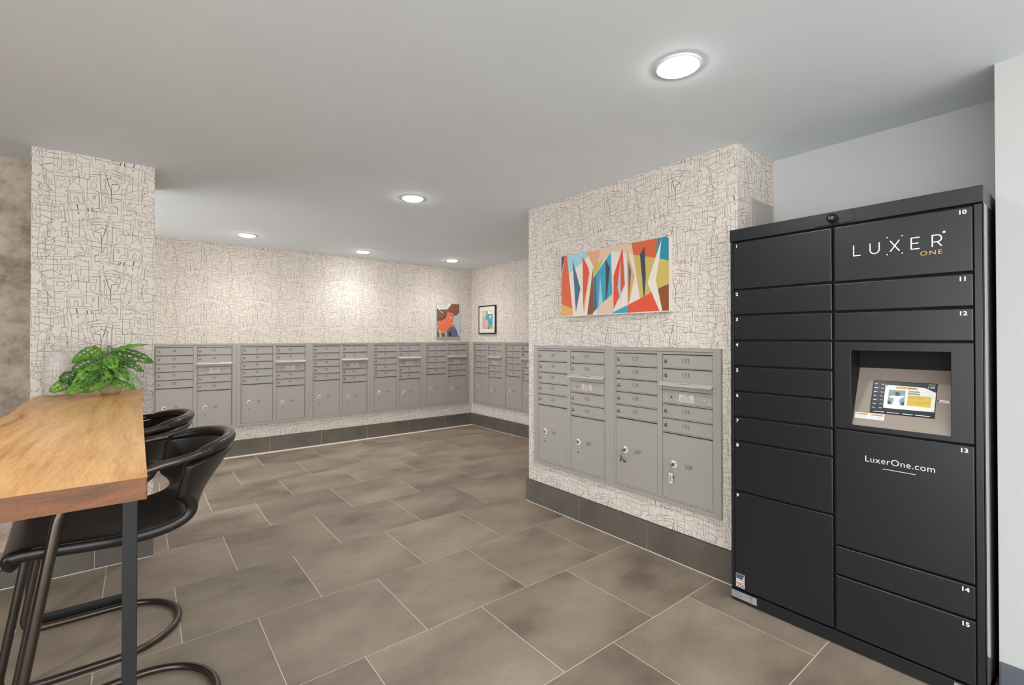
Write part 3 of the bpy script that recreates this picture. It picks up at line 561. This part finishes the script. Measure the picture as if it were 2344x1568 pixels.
# lettering on door 10
def arc(cx, cy, rx, ry, a0, a1, n=12): return [(cx+rx*math.cos(math.radians(a0+(a1-a0)*k/n)), cy+ry*math.sin(math.radians(a0+(a1-a0)*k/n))) for k in range(n+1)]
B0, H0 = 1.7455, .0455
Lw = [[(.5535, B0+H0), (.5535, B0), (.579, B0)],
      [(.613, B0+H0), (.613, B0+.016)]+arc(.629, B0+.016, .016, .016, 180, 360)+[(.645, B0+H0)],
      [(.682, B0), (.713, B0+H0)], [(.682, B0+H0), (.713, B0)],
      [(.777, B0), (.751, B0), (.751, B0+H0), (.777, B0+H0)], [(.751, B0+H0/2), (.774, B0+H0/2)],
      [(.816, B0), (.816, B0+H0), (.831, B0+H0)]+arc(.831, B0+H0-.0135, .0125, .0135, 90, -90)+[(.816, B0+H0-.027)], [(.831, B0+H0-.027), (.844, B0)]]
m = MB().use(M['vinyl']); m.ribbon(Lw, .0043, -.0034)
for x, z in ((.672, 1.806), (.722, 1.806), (.672, 1.7345), (.722, 1.7345)): m.lathe([(.0027, 0), (.0027, .0003)], 14, (x, -.0032, z), X=(1,0,0), Y=(0,0,1), Z=(0,-1,0))
m.lathe([(.0045, 0), (.0045, .0003)], 16, (.851, -.0032, 1.799), X=(1,0,0), Y=(0,0,1), Z=(0,-1,0))
m.build('lettering', D10, recalc=False)
m = MB().use(M['gold']); m.text('ONE', .0245, (.812, -.0034, 1.7225), (1,0,0), (0,0,1), spacing=1.25, sx=1.2, weight=-.002)
m.build('gold_lettering', D10, recalc=False)
m = MB().use(M['vinyl']); m.text('LuxerOne.com', .0365, (.705, -.0034, .861), (1,0,0), (0,0,1), spacing=1.06, sx=.985, weight=-.004)
m.box(.652, .76, -.0034, -.003, .8285, .8305); m.build('web_address', D13, recalc=False)
# camera dome plate on the cap
m = MB().use(M['locker']); m.prism([(.402, -.006, 1.899), (.550, -.006, 1.899), (.557, -.006, 1.907), (.557, -.006, 1.947), (.550, -.006, 1.954), (.402, -.006, 1.954)], (0, -.004, 0))
cp = m.build('camera_plate', LK, .001)
m = MB().use(M['kiosk_dark'], True); m.lathe([(.020, 0), (.0205, .010), (.019, .018), (.016, .021), (.006, .022)], 32, (.476, -.010, 1.926), X=(1,0,0), Y=(0,0,1), Z=(0,-1,0))
m.use(M['vinyl'])
for a, z in ((.4705, 1.929), (.4815, 1.929), (.4705, 1.922), (.4815, 1.922)): m.strokes([[(a-.003, z), (a+.003, z)]], .0014, (0, -.0322, 0), (1,0,0), (0,0,1))
m.build('camera_dome', cp)
# kiosk
KB, KT = .978+.0045, 1.368-.0045
m = MB().use(M['locker']); oo = [(.4785, KB), (.931, KB), (.931, KT), (.4785, KT)]; ii = [(u0, k0), (u1, k0), (u1, k1), (u0, k1)]
vs = [(a, y_, z_) for y_ in (-.003, .014) for ring in (oo, ii) for a, z_ in ring]
m.add(vs, [f for i in range(4) for j in [(i+1) % 4] for f in ((i, j, 4+j, 4+i), (8+i, 12+i, 12+j, 8+j), (i, 8+i, 8+j, j), (4+i, 4+j, 12+j, 12+i))])
KP = m.build('kiosk_panel', LK, .0008)
m = MB().use(M['kiosk_dark']); m.box(u0-.001, u0+.001, 0, .16, k0, k1); m.box(u1-.001, u1+.001, 0, .16, k0, k1); m.box(u0, u1, .0, .16, k1-.001, k1+.001); m.box(u0, u1, .118, .16, 1.24, k1)
m.build('kiosk_recess', LK)
m = MB().use(M['kiosk_shelf']); m.prism([(u0, .004, 1.000), (u0, .119, 1.251), (u0, .16, 1.251), (u0, .16, 1.000)], (u1-u0, 0, 0)); SH = m.build('sloped_shelf', LK)
SH['label'] = 'taupe sloped shelf holding the screen'
KV = Vector((0, .115, .250)); KVn = KV.normalized(); KN = Vector((0, -.250, .115)).normalized()
def kp(u, z, lift): return Vector((u, .005+(z-1.001)*.46, z))+KN*lift
def kpoly(m, pts, lift): m.add([kp(a, b, lift) for a, b in pts], [tuple(range(len(pts)))])
def krect(m, a, b, c, d, lift): kpoly(m, [(a, c), (b, c), (b, d), (a, d)], lift)
E_ = .16
sc = {k: flat(v, E_) for k, v in dict(dk=(26,30,38), dk2=(44,48,58), wt=(206,208,200), yl=(196,164,66), tx=(40,46,60), ph=(120,134,140), ph2=(196,204,204), ph3=(60,62,66), gr=(92,116,60), lt=(226,228,232)).items()}
m = MB().use(M['kiosk_dark']); m.prism([kp(.600, 1.059, 0), kp(.813, 1.059, 0), kp(.813, 1.194, 0), kp(.600, 1.194, 0)], KN*.003)
m.use(sc['dk']); krect(m, .602, .811, 1.061, 1.192, .0034)
m.use(sc['dk2'])
for k in range(6): krect(m, .6035, .642, 1.074+k*.0165, 1.088+k*.0165, .0036)
m.use(sc['wt']); kpoly(m, [(.644, 1.082), (.811, 1.0825), (.811, 1.158), (.774, 1.175), (.644, 1.178)], .0036)
m.use(sc['yl']); krect(m, .680, .752, 1.164, 1.173, .0038); krect(m, .7225, .7985, 1.0985, 1.1405, .0038)
m.use(sc['ph']); krect(m, .658, .714, 1.0985, 1.1585, .0038)
m.use(sc['ph2']); kpoly(m, [(.674, 1.0985), (.700, 1.0985), (.696, 1.120), (.712, 1.134), (.711, 1.138), (.692, 1.136), (.680, 1.136), (.660, 1.132), (.660, 1.128), (.678, 1.122)], .004)
m.use(sc['ph3']); kpoly(m, [(.688+.0085*math.cos(a), 1.143+.0085*math.sin(a)) for a in [2*PI*k/14 for k in range(14)]], .0042); kpoly(m, [(.658, 1.0985), (.670, 1.0985), (.667, 1.112), (.658, 1.112)], .004); kpoly(m, [(.704, 1.0985), (.714, 1.0985), (.714, 1.112), (.705, 1.112)], .004)
def ktext(t, s, u, z, col, al='CENTER', wt=0, sx=1): m.use(col); m.text(t, s, kp(u, z, .0042), (1,0,0), KVn, al, wt, 1, sx)
ktext('HISPANIC', .0068, .697, 1.1685, sc['gr']); ktext('HEROES', .0068, .733, 1.1685, sc['tx'], wt=.03)
ktext('SYLVIA', .0105, .7235, 1.1555, sc['tx'], 'LEFT', .03, 1.15); ktext('RIVERA', .0105, .7235, 1.1465, sc['tx'], 'LEFT', .03, 1.15)
for k, (t) in enumerate(('Trailblazer for gay and', 'trans rights in the US.', '', '"We have to show the world', 'that we are numerous."')):
    if t: ktext(t, .0056, .7245, 1.1365-k*.0068, sc['gr'], 'LEFT')
ktext('3:58', .0125, .795, 1.1715+.006, sc['lt'], sx=1.05)
m.use(sc['lt']); krect(m, .786, .808, 1.1875, 1.189, .0042)
for k in range(7): krect(m, .606, .616+.002*(k % 3), 1.0795+k*.0165, 1.0813+k*.0165, .0042); krect(m, .630, .640, 1.0795+k*.0165, 1.0813+k*.0165, .0042)
for a, b in ((.612, .650), (.660, .700), (.712, .745), (.752, .800)): krect(m, a, b, 1.0635, 1.0655, .0042)
m.use(sc['gr']); kpoly(m, [(.646, 1.172), (.650, 1.176), (.654, 1.176), (.650, 1.171)], .0042); kpoly(m, [(.806, 1.084), (.809, 1.090), (.800, 1.084)], .0042); kpoly(m, [(.646, 1.084), (.651, 1.084), (.646, 1.089)], .0042)
so = m.build('touch_screen', LK, recalc=False); so['label'] = 'lit touch screen in the sloped shelf'
m = MB().use(M['vinyl']); m.prism([kp(.547, 1.031, .0004), kp(.652, 1.031, .0004), kp(.652, 1.055, .0004), kp(.547, 1.055, .0004)], KN*.0005)
m.use(M['gold']); krect(m, .552, .596, 1.046, 1.052, .0012); krect(m, .602, .648, 1.046, 1.052, .0012); m.use(M['mail_num'])
m.text('CAUTION', .0068, kp(.576, 1.049, .0014), (1,0,0), KVn, weight=.01); m.text('ATTENTION', .0068, kp(.627, 1.049, .0014), (1,0,0), KVn, weight=.01)
for k in range(3): krect(m, .552, .592, 1.0345+k*.0035, 1.0352+k*.0035, .0012); krect(m, .602, .644, 1.0345+k*.0035, 1.0352+k*.0035, .0012)
m.build('warning_sticker', SH, recalc=False)
m = MB().use(M['vinyl']); m.prism([kp(.823, 1.124, .0004), kp(.852, 1.122, .0004), kp(.852, 1.131, .0004), kp(.823, 1.133, .0004)], KN*.0005)
m.use(M['mail_num']); kpoly(m, [(.8195+.0028*math.cos(a), 1.1285+.0028*math.sin(a)) for a in [2*PI*k/12 for k in range(12)]], .001); krect(m, .828, .846, 1.1265, 1.1285, .0012)
m.build('serial_sticker', SH, recalc=False)
# flag sticker and maker label
m = MB().use(M['vinyl']); m.box(.0255, .070, -.0036, -.003, .080, .150); m.use(flat((200, 120, 92)))
for k in range(4): m.prism([(.0265, -.0038, .100+k*.011), (.069, -.0038, .104+k*.011), (.069, -.0038, .109+k*.011), (.0265, -.0038, .105+k*.011)], (0, .0001, 0))
m.use(flat((74, 82, 108))); m.prism([(.0265, -.0041, .124), (.058, -.0041, .121), (.069, -.0041, .149), (.0265, -.0041, .149)], (0, .0001, 0))
m.use(M['mail_num']); m.text('USA', .022, (.048, -.0041, .0895), (1,0,0), (0,0,1), weight=.03); m.box(.030, .066, -.0040, -.0036, .0985, .1005)
m.build('flag_sticker', LK, recalc=False)
m = MB().use(M['silver_label']); m.box(.002, .130, -.0018, -.001, .019, .055); m.use(M['mail_num'])
m.text('LUXER', .010, (.030, -.0021, .0465), (1,0,0), (0,0,1), spacing=1.5); m.text('FC', .013, (.101, -.0021, .044), (1,0,0), (0,0,1), weight=.02); m.text('CE', .011, (.101, -.0021, .029), (1,0,0), (0,0,1))
m.text('UL', .010, (.079, -.0021, .042), (1,0,0), (0,0,1))
for k in range(3): m.box(.006, .048+.006*k, -.0021, -.0018, .026+k*.005, .0268+k*.005)
m.build('maker_label', LK, recalc=False)
m = MB().use(M['silver_label']); m.box(.870, .900, -.0018, -.001, .030, .056); m.build('small_label', LK)

# access panel on the side of the projecting wall, above the locker
t = thing('access_panel', 'painted metal access panel on the wall above the locker, half hidden', 'panel', (2.770, PY0, .95))
m = MB().use(M['panel']); m.box(0, .28, -.010, 0, 0, 1.243); m.build('frame', t, .002)
m = MB().use(M['panel']); m.box(.028, .235, -.0125, -.009, .03, 1.221); m.use(M['mail_gap']); m.box(.028, .235, -.0105, -.0095, 1.221, 1.2235); m.build('door', t, .001)

# ---------------------------------------------------------------- pictures
t = thing('canvas', 'wide abstract canvas of red, teal, olive and white shards', 'picture', (PX, 2.626, 1.548), rz=-PI/2)
m = MB().use(PALETTE['cream']); m.box(0, .948, -.041, -.002, 0, .470); cb = m.build('stretched_canvas', t, .001)
m = MB()
for k, (n, q) in enumerate(CANVAS_SHAPES):
    m.use(PALETTE[n]); m.add([(a*.001, -.0412-.00012*k, b*.001) for a, b in q], [tuple(range(len(q)))])
m.build('painted_shapes', t, recalc=False)
t = thing('comic_poster', 'unframed comic poster of a brown haired face on the back wall', 'picture', (3.55, YA, 1.395))
m = MB().use(PALETTE['paleb']); m.box(.002, .418, -.030, -.002, 0, .520); m.use(PALETTE['sandy']); m.box(.002, .418, -.0295, -.003, -.0005, .004); m.build('board', t)
m = MB()
for k, (n, q) in enumerate(POSTER_SHAPES):
    m.use(PALETTE[n]); m.add([(min(.418, max(.002, a*.001)), -.0302-.00012*k, min(.52, max(.001, b*.001))) for a, b in q], [tuple(range(len(q)))])
m.build('printed_shapes', t, recalc=False)
t = thing('framed_print', 'small comic print in a thin black frame on the far right wall', 'picture', (XB, 6.10, 1.445), rz=-PI/2)
m = MB().use(M['frame_black']); W2, H2 = .445, .437
m.box(0, .018, -.028, -.002, 0, H2); m.box(W2-.018, W2, -.028, -.002, 0, H2); m.box(.018, W2-.018, -.028, -.002, 0, .018); m.box(.018, W2-.018, -.028, -.002, H2-.018, H2); m.build('frame', t, .002)
m = MB().use(M['mat_board']); m.box(.017, W2-.017, -.020, -.004, .017, H2-.017); m.build('mat_board', t)
m = MB()
for k, (n, q) in enumerate(PRINT_SHAPES):
    m.use(PALETTE[n]); m.add([(a*.001, -.0204-.0002*k, b*.001) for a, b in q], [tuple(range(len(q)))])
m.build('print', t, recalc=False)

# ---------------------------------------------------------------- bar table
TT, TB = 1.066, 1.016
t = thing('bar_table', 'narrow wooden bar table with a thick slab top on black steel legs', 'table', (0, 0, 0))
def slab():
    m = MB(); n = 40; y0, y1 = 1.367, 3.715; rows = []
    for i in range(n+1):
        y = y0+(y1-y0)*i/n; a = -.432+.010*math.sin(y*3.1)+.005*math.sin(y*9); rows.append((a, y, .0165+.0015*math.sin(y*2)))
    top = [(a, y, TT) for a, y, _ in rows]+[(b, y, TT) for _, y, b in rows][::-1]
    bot = [(p[0]+(.006 if p[0] < -.2 else 0), p[1], TB) for p in top]; N = len(top)
    m.use(M['wood']); m.add(top, [tuple(range(N))])
    m.use(M['wood_end']); m.add(bot, [tuple(range(N))[::-1]]); m.add(top+bot, [(i, N+i, N+(i+1) % N, (i+1) % N) for i in range(N)])
    return m.build('tabletop', t, .0025, recalc=True)
slab()
for y in (1.84, 3.22):
    a, b = -.418, 0.0
    f = MB().use(M['black_steel']); f.box(a, b, y-.018, y+.018, TB-.008, TB-.0005); f.build('mounting_plate', t)
    for x0 in (a, b-.036):
        g = MB().use(M['black_steel']); g.box(x0, x0+.036, y-.018, y+.018, 0.0, TB-.008); g.build('leg', t, .002)
    g = MB().use(M['black_steel']); g.box(a+.036, b-.036, y-.018, y+.018, 0.0, .036); g.build('foot_bar', t, .002)

# ---------------------------------------------------------------- bar stools
def stool(x, y, label):
    t = thing('bar_stool', label, 'bar stool', (x, y, 0), 'black leather tube framed bar stools')
    hw, r = .2525, .0145
    P = []
    P += [(.02, -hw, r), (-.325, -hw, r), (-.185, -hw-.001, .905), (.06, -hw, .962)]
    top = [(.06+.245*math.sin(a), -hw*math.cos(a), .962+.030*math.sin(a)) for a in [PI*k/22 for k in range(1, 22)]]
    Q = [(p[0], -p[1], p[2]) for p in P[::-1]]
    flr = [(.02+.240*math.sin(a), hw*math.cos(a), r) for a in [PI*k/22 for k in range(1, 22)]]
    pts = P+top+Q+flr; rad = [0, .07, .075, 0]+[0]*len(top)+[0, .075, .07, 0]+[0]*len(flr)
    path = fillet(pts, rad, 8, True)
    m = MB().use(M['tube']); m.tube(path, r, 16, True); m.build('tube_frame', t)
    # under-seat cross tubes
    m = MB().use(M['tube']); m.tube([(-.222, -hw+.006, .690), (-.222, hw-.006, .690)], .010, 12); m.build('cross_tube', t)
    # leather shell: seat curving up into a wrapped back; rows are (x, z, half width)
    prof = [(-.292, .688, .206), (-.310, .706, .216), (-.314, .734, .224), (-.298, .753, .227), (-.25, .755, .226), (-.17, .747, .225), (-.09, .739, .222), (-.02, .734, .220), (.05, .737, .216),
            (.105, .750, .210), (.148, .778, .206), (.176, .818, .208), (.204, .865, .213), (.234, .912, .219), (.264, .958, .226), (.284, .988, .230)]
    def cr(a, b, c, d, u): return tuple((b_*2+(c_-a_)*u+(a_*2-b_*5+c_*4-d_)*u*u+(b_*3-a_-c_*3+d_)*u**3)*.5 for a_, b_, c_, d_ in zip(a, b, c, d))
    R = []
    for i in range(len(prof)-1):
        a, b, c, d = prof[max(i-1, 0)], prof[i], prof[i+1], prof[min(i+2, len(prof)-1)]
        R += [cr(a, b, c, d, k/3) for k in range(3)]
    R.append(prof[-1]); nT = 22; A = math.radians(78); G = []
    for x_, z_, w_ in R:
        h = max(0, min(1, (z_-.755)/.23)) if x_ > .1 else 0; row = []
        for j in range(nT+1):
            s_ = -1+2*j/nT; th = s_*A
            yy = w_*(math.sin(th)/math.sin(A)*h+s_*(1-h))
            xx = x_-(.055+.115*h)*min(1, h*3)*(1-math.cos(th))/(1-math.cos(A))
            zz = z_+.008*(1-h)+(.010*abs(s_)**3-.008*abs(s_)**8)*(1-h)-.034*h*s_*s_
            row.append((xx, yy, zz))
        G.append(row)
    m = MB().use(M['leather'], True); nC = nT+1
    m.add([p for row in G for p in row], [(i*nC+j, i*nC+j+1, (i+1)*nC+j+1, (i+1)*nC+j) for i in range(len(G)-1) for j in range(nT)])
    o = m.build('seat_shell', t, recalc=False)
    sd = o.modifiers.new('padding', 'SOLIDIFY'); sd.thickness = .038; sd.offset = 1; sb = o.modifiers.new('smooth', 'SUBSURF'); sb.levels = 1; sb.render_levels = 1
    o['label'] = 'black leather seat and wrap-around back in one shell'
    rim = [Vector(p)+Vector((.016, 0, .012)) for p in G[-1]]
    k = len(rim); rad = [.0215*min(1, .35+min(i, k-1-i)/3.5) for i in range(k)]
    q = MB().use(M['leather'], True); q.tube(rim, .02, 14, False, rad); q.build('rolled_rim', o)
    # seam along the seat edge
    st = [(p[0][0], p[0][1]+.006, p[0][2]+.0015) for p in G[12:len(G)-14]]
    q = MB().use(M['leather'], True); q.tube(st, .0022, 6); q.build('seam', o)
    return t
stool(-.012, 2.20, 'nearer black leather bar stool, pulled out from the wooden bar table').rotation_euler[2] = math.radians(4.5)
stool(-.097, 2.885, 'farther black leather bar stool, beside the far end of the bar table')

# ---------------------------------------------------------------- plant and clear dispenser
t = thing('potted_plant', 'swiss cheese vine with holed green leaves at the far end of the table', 'plant', (-.125, 3.56, TT))
o_ = Vector((-.125, 3.56, TT))
m = MB().use(M['pot'], True); m.lathe([(.040, 0), (.052, .02), (.056, .06), (.054, .098), (.050, .1), (.046, .09)], 32); m.build('pot', t)
m = MB().use(M['soil']); m.lathe([(.047, .08), (.047, .091)], 24); m.build('soil', t)
rnd = random.Random(5)
for li, (ax, ay, az, bx, by, bz, wd) in enumerate(LEAVES):
    a = Vector((ax, ay, max(az, TT+.03)))-o_; b = Vector((bx, by, max(bz, TT+.012)))-o_
    d = b-a; Ln = d.length; d.normalize()
    cam_dir = Vector((.25, -.85, .45)).normalized()
    nrm = (cam_dir-d*cam_dir.dot(d)).normalized(); nrm = Matrix.Rotation(rnd.uniform(-.35, .35), 3, d) @ nrm
    side = d.cross(nrm).normalized(); nu, nv = 30, 20; m = MB()
    lm = LEAF[2] if li in (8, 12) else LEAF[1] if li in (2, 3, 10, 11, 14, 20) else LEAF[0]
    m.use(lm, True); vs = []; wd = wd*rnd.uniform(.95, 1.1)
    holes = []
    for k in range(5):
        for sgn in (-1, 1):
            if wd > .03: holes.append((.20+.14*k+rnd.uniform(-.02, .02), sgn*rnd.uniform(.34, .50), rnd.uniform(.038, .055), rnd.uniform(.14, .22), sgn*rnd.uniform(.15, .35)))
    for i in range(nu+1):
        u = i/nu; half = wd*.5*(math.sin(PI*min(1, (u*.94+.06)))**.62)*(1-.35*u) * 1.25
        if u > .93: half *= (1-u)/.07*.8+.0
        arch = .10*Ln*math.sin(PI*u)
        for j in range(nv+1):
            v = -1+2*j/nv
            rip = .004*math.sin(u*26+abs(v)*2)*abs(v)
            vs.append(a+d*(u*Ln)+side*(v*half)+nrm*(arch-.26*half*v*v*1.2+rip+.0*u)+d*(.10*Ln*abs(v)*(u-.5)))
    fs = []
    for i in range(nu):
        for j in range(nv):
            u = (i+.5)/nu; v = -1+2*(j+.5)/nv; cut = False
            for hu, hv, ru, rv, sk in holes:
                du = u-hu-(v-hv)*sk*.3; dv = v-hv
                if (du/ru)**2+(dv/rv)**2 < 1: cut = True
            if not cut: fs.append((i*(nv+1)+j, (i+1)*(nv+1)+j, (i+1)*(nv+1)+j+1, i*(nv+1)+j+1))
    m.add(vs, fs)
    lf = m.build('leaf', t, recalc=False); sd = lf.modifiers.new('thickness', 'SOLIDIFY'); sd.thickness = .0012
    # petiole from the pot
    root = Vector((rnd.uniform(-.02, .02), rnd.uniform(-.02, .02), .09)); mid_ = (root+a)*.5+Vector((0, 0, .05))
    pth = [root*(1-q)**2+mid_*2*q*(1-q)+a*q*q for q in [k/8 for k in range(9)]]
    pth += [a+d*(u*Ln)+nrm*(.10*Ln*math.sin(PI*u)+.001) for u in (.1, .3, .5, .7, .85)]
    s_ = MB().use(M['stem'], True); s_.tube(pth, .0016, 6, False, [.0018]*9+[.0014, .0012, .001, .0008, .0006]); s_.build('leaf_stem', lf)
t = thing('pump_bottle', 'tall clear plastic pump bottle behind the plant on the bar table', 'bottle', (-.352, 3.60, TT))
m = MB().use(M['clear'], True); m.lathe([(.056, 0), (.060, .006), (.060, .205), (.052, .232), (.024, .246), (.022, .262), (.020, .262), (.022, .244), (.050, .229), (.0575, .204), (.0575, .008), (.001, .006)], 40); m.build('bottle_body', t)
m = MB().use(M['pump'], True); m.lathe([(.024, .250), (.025, .275), (.012, .278), (.007, .280), (.007, .31), (.017, .312), (.017, .322), (.004, .324)], 28); m.box(.0, .055, -.006, .006, .312, .322); m.build('pump_head', t)
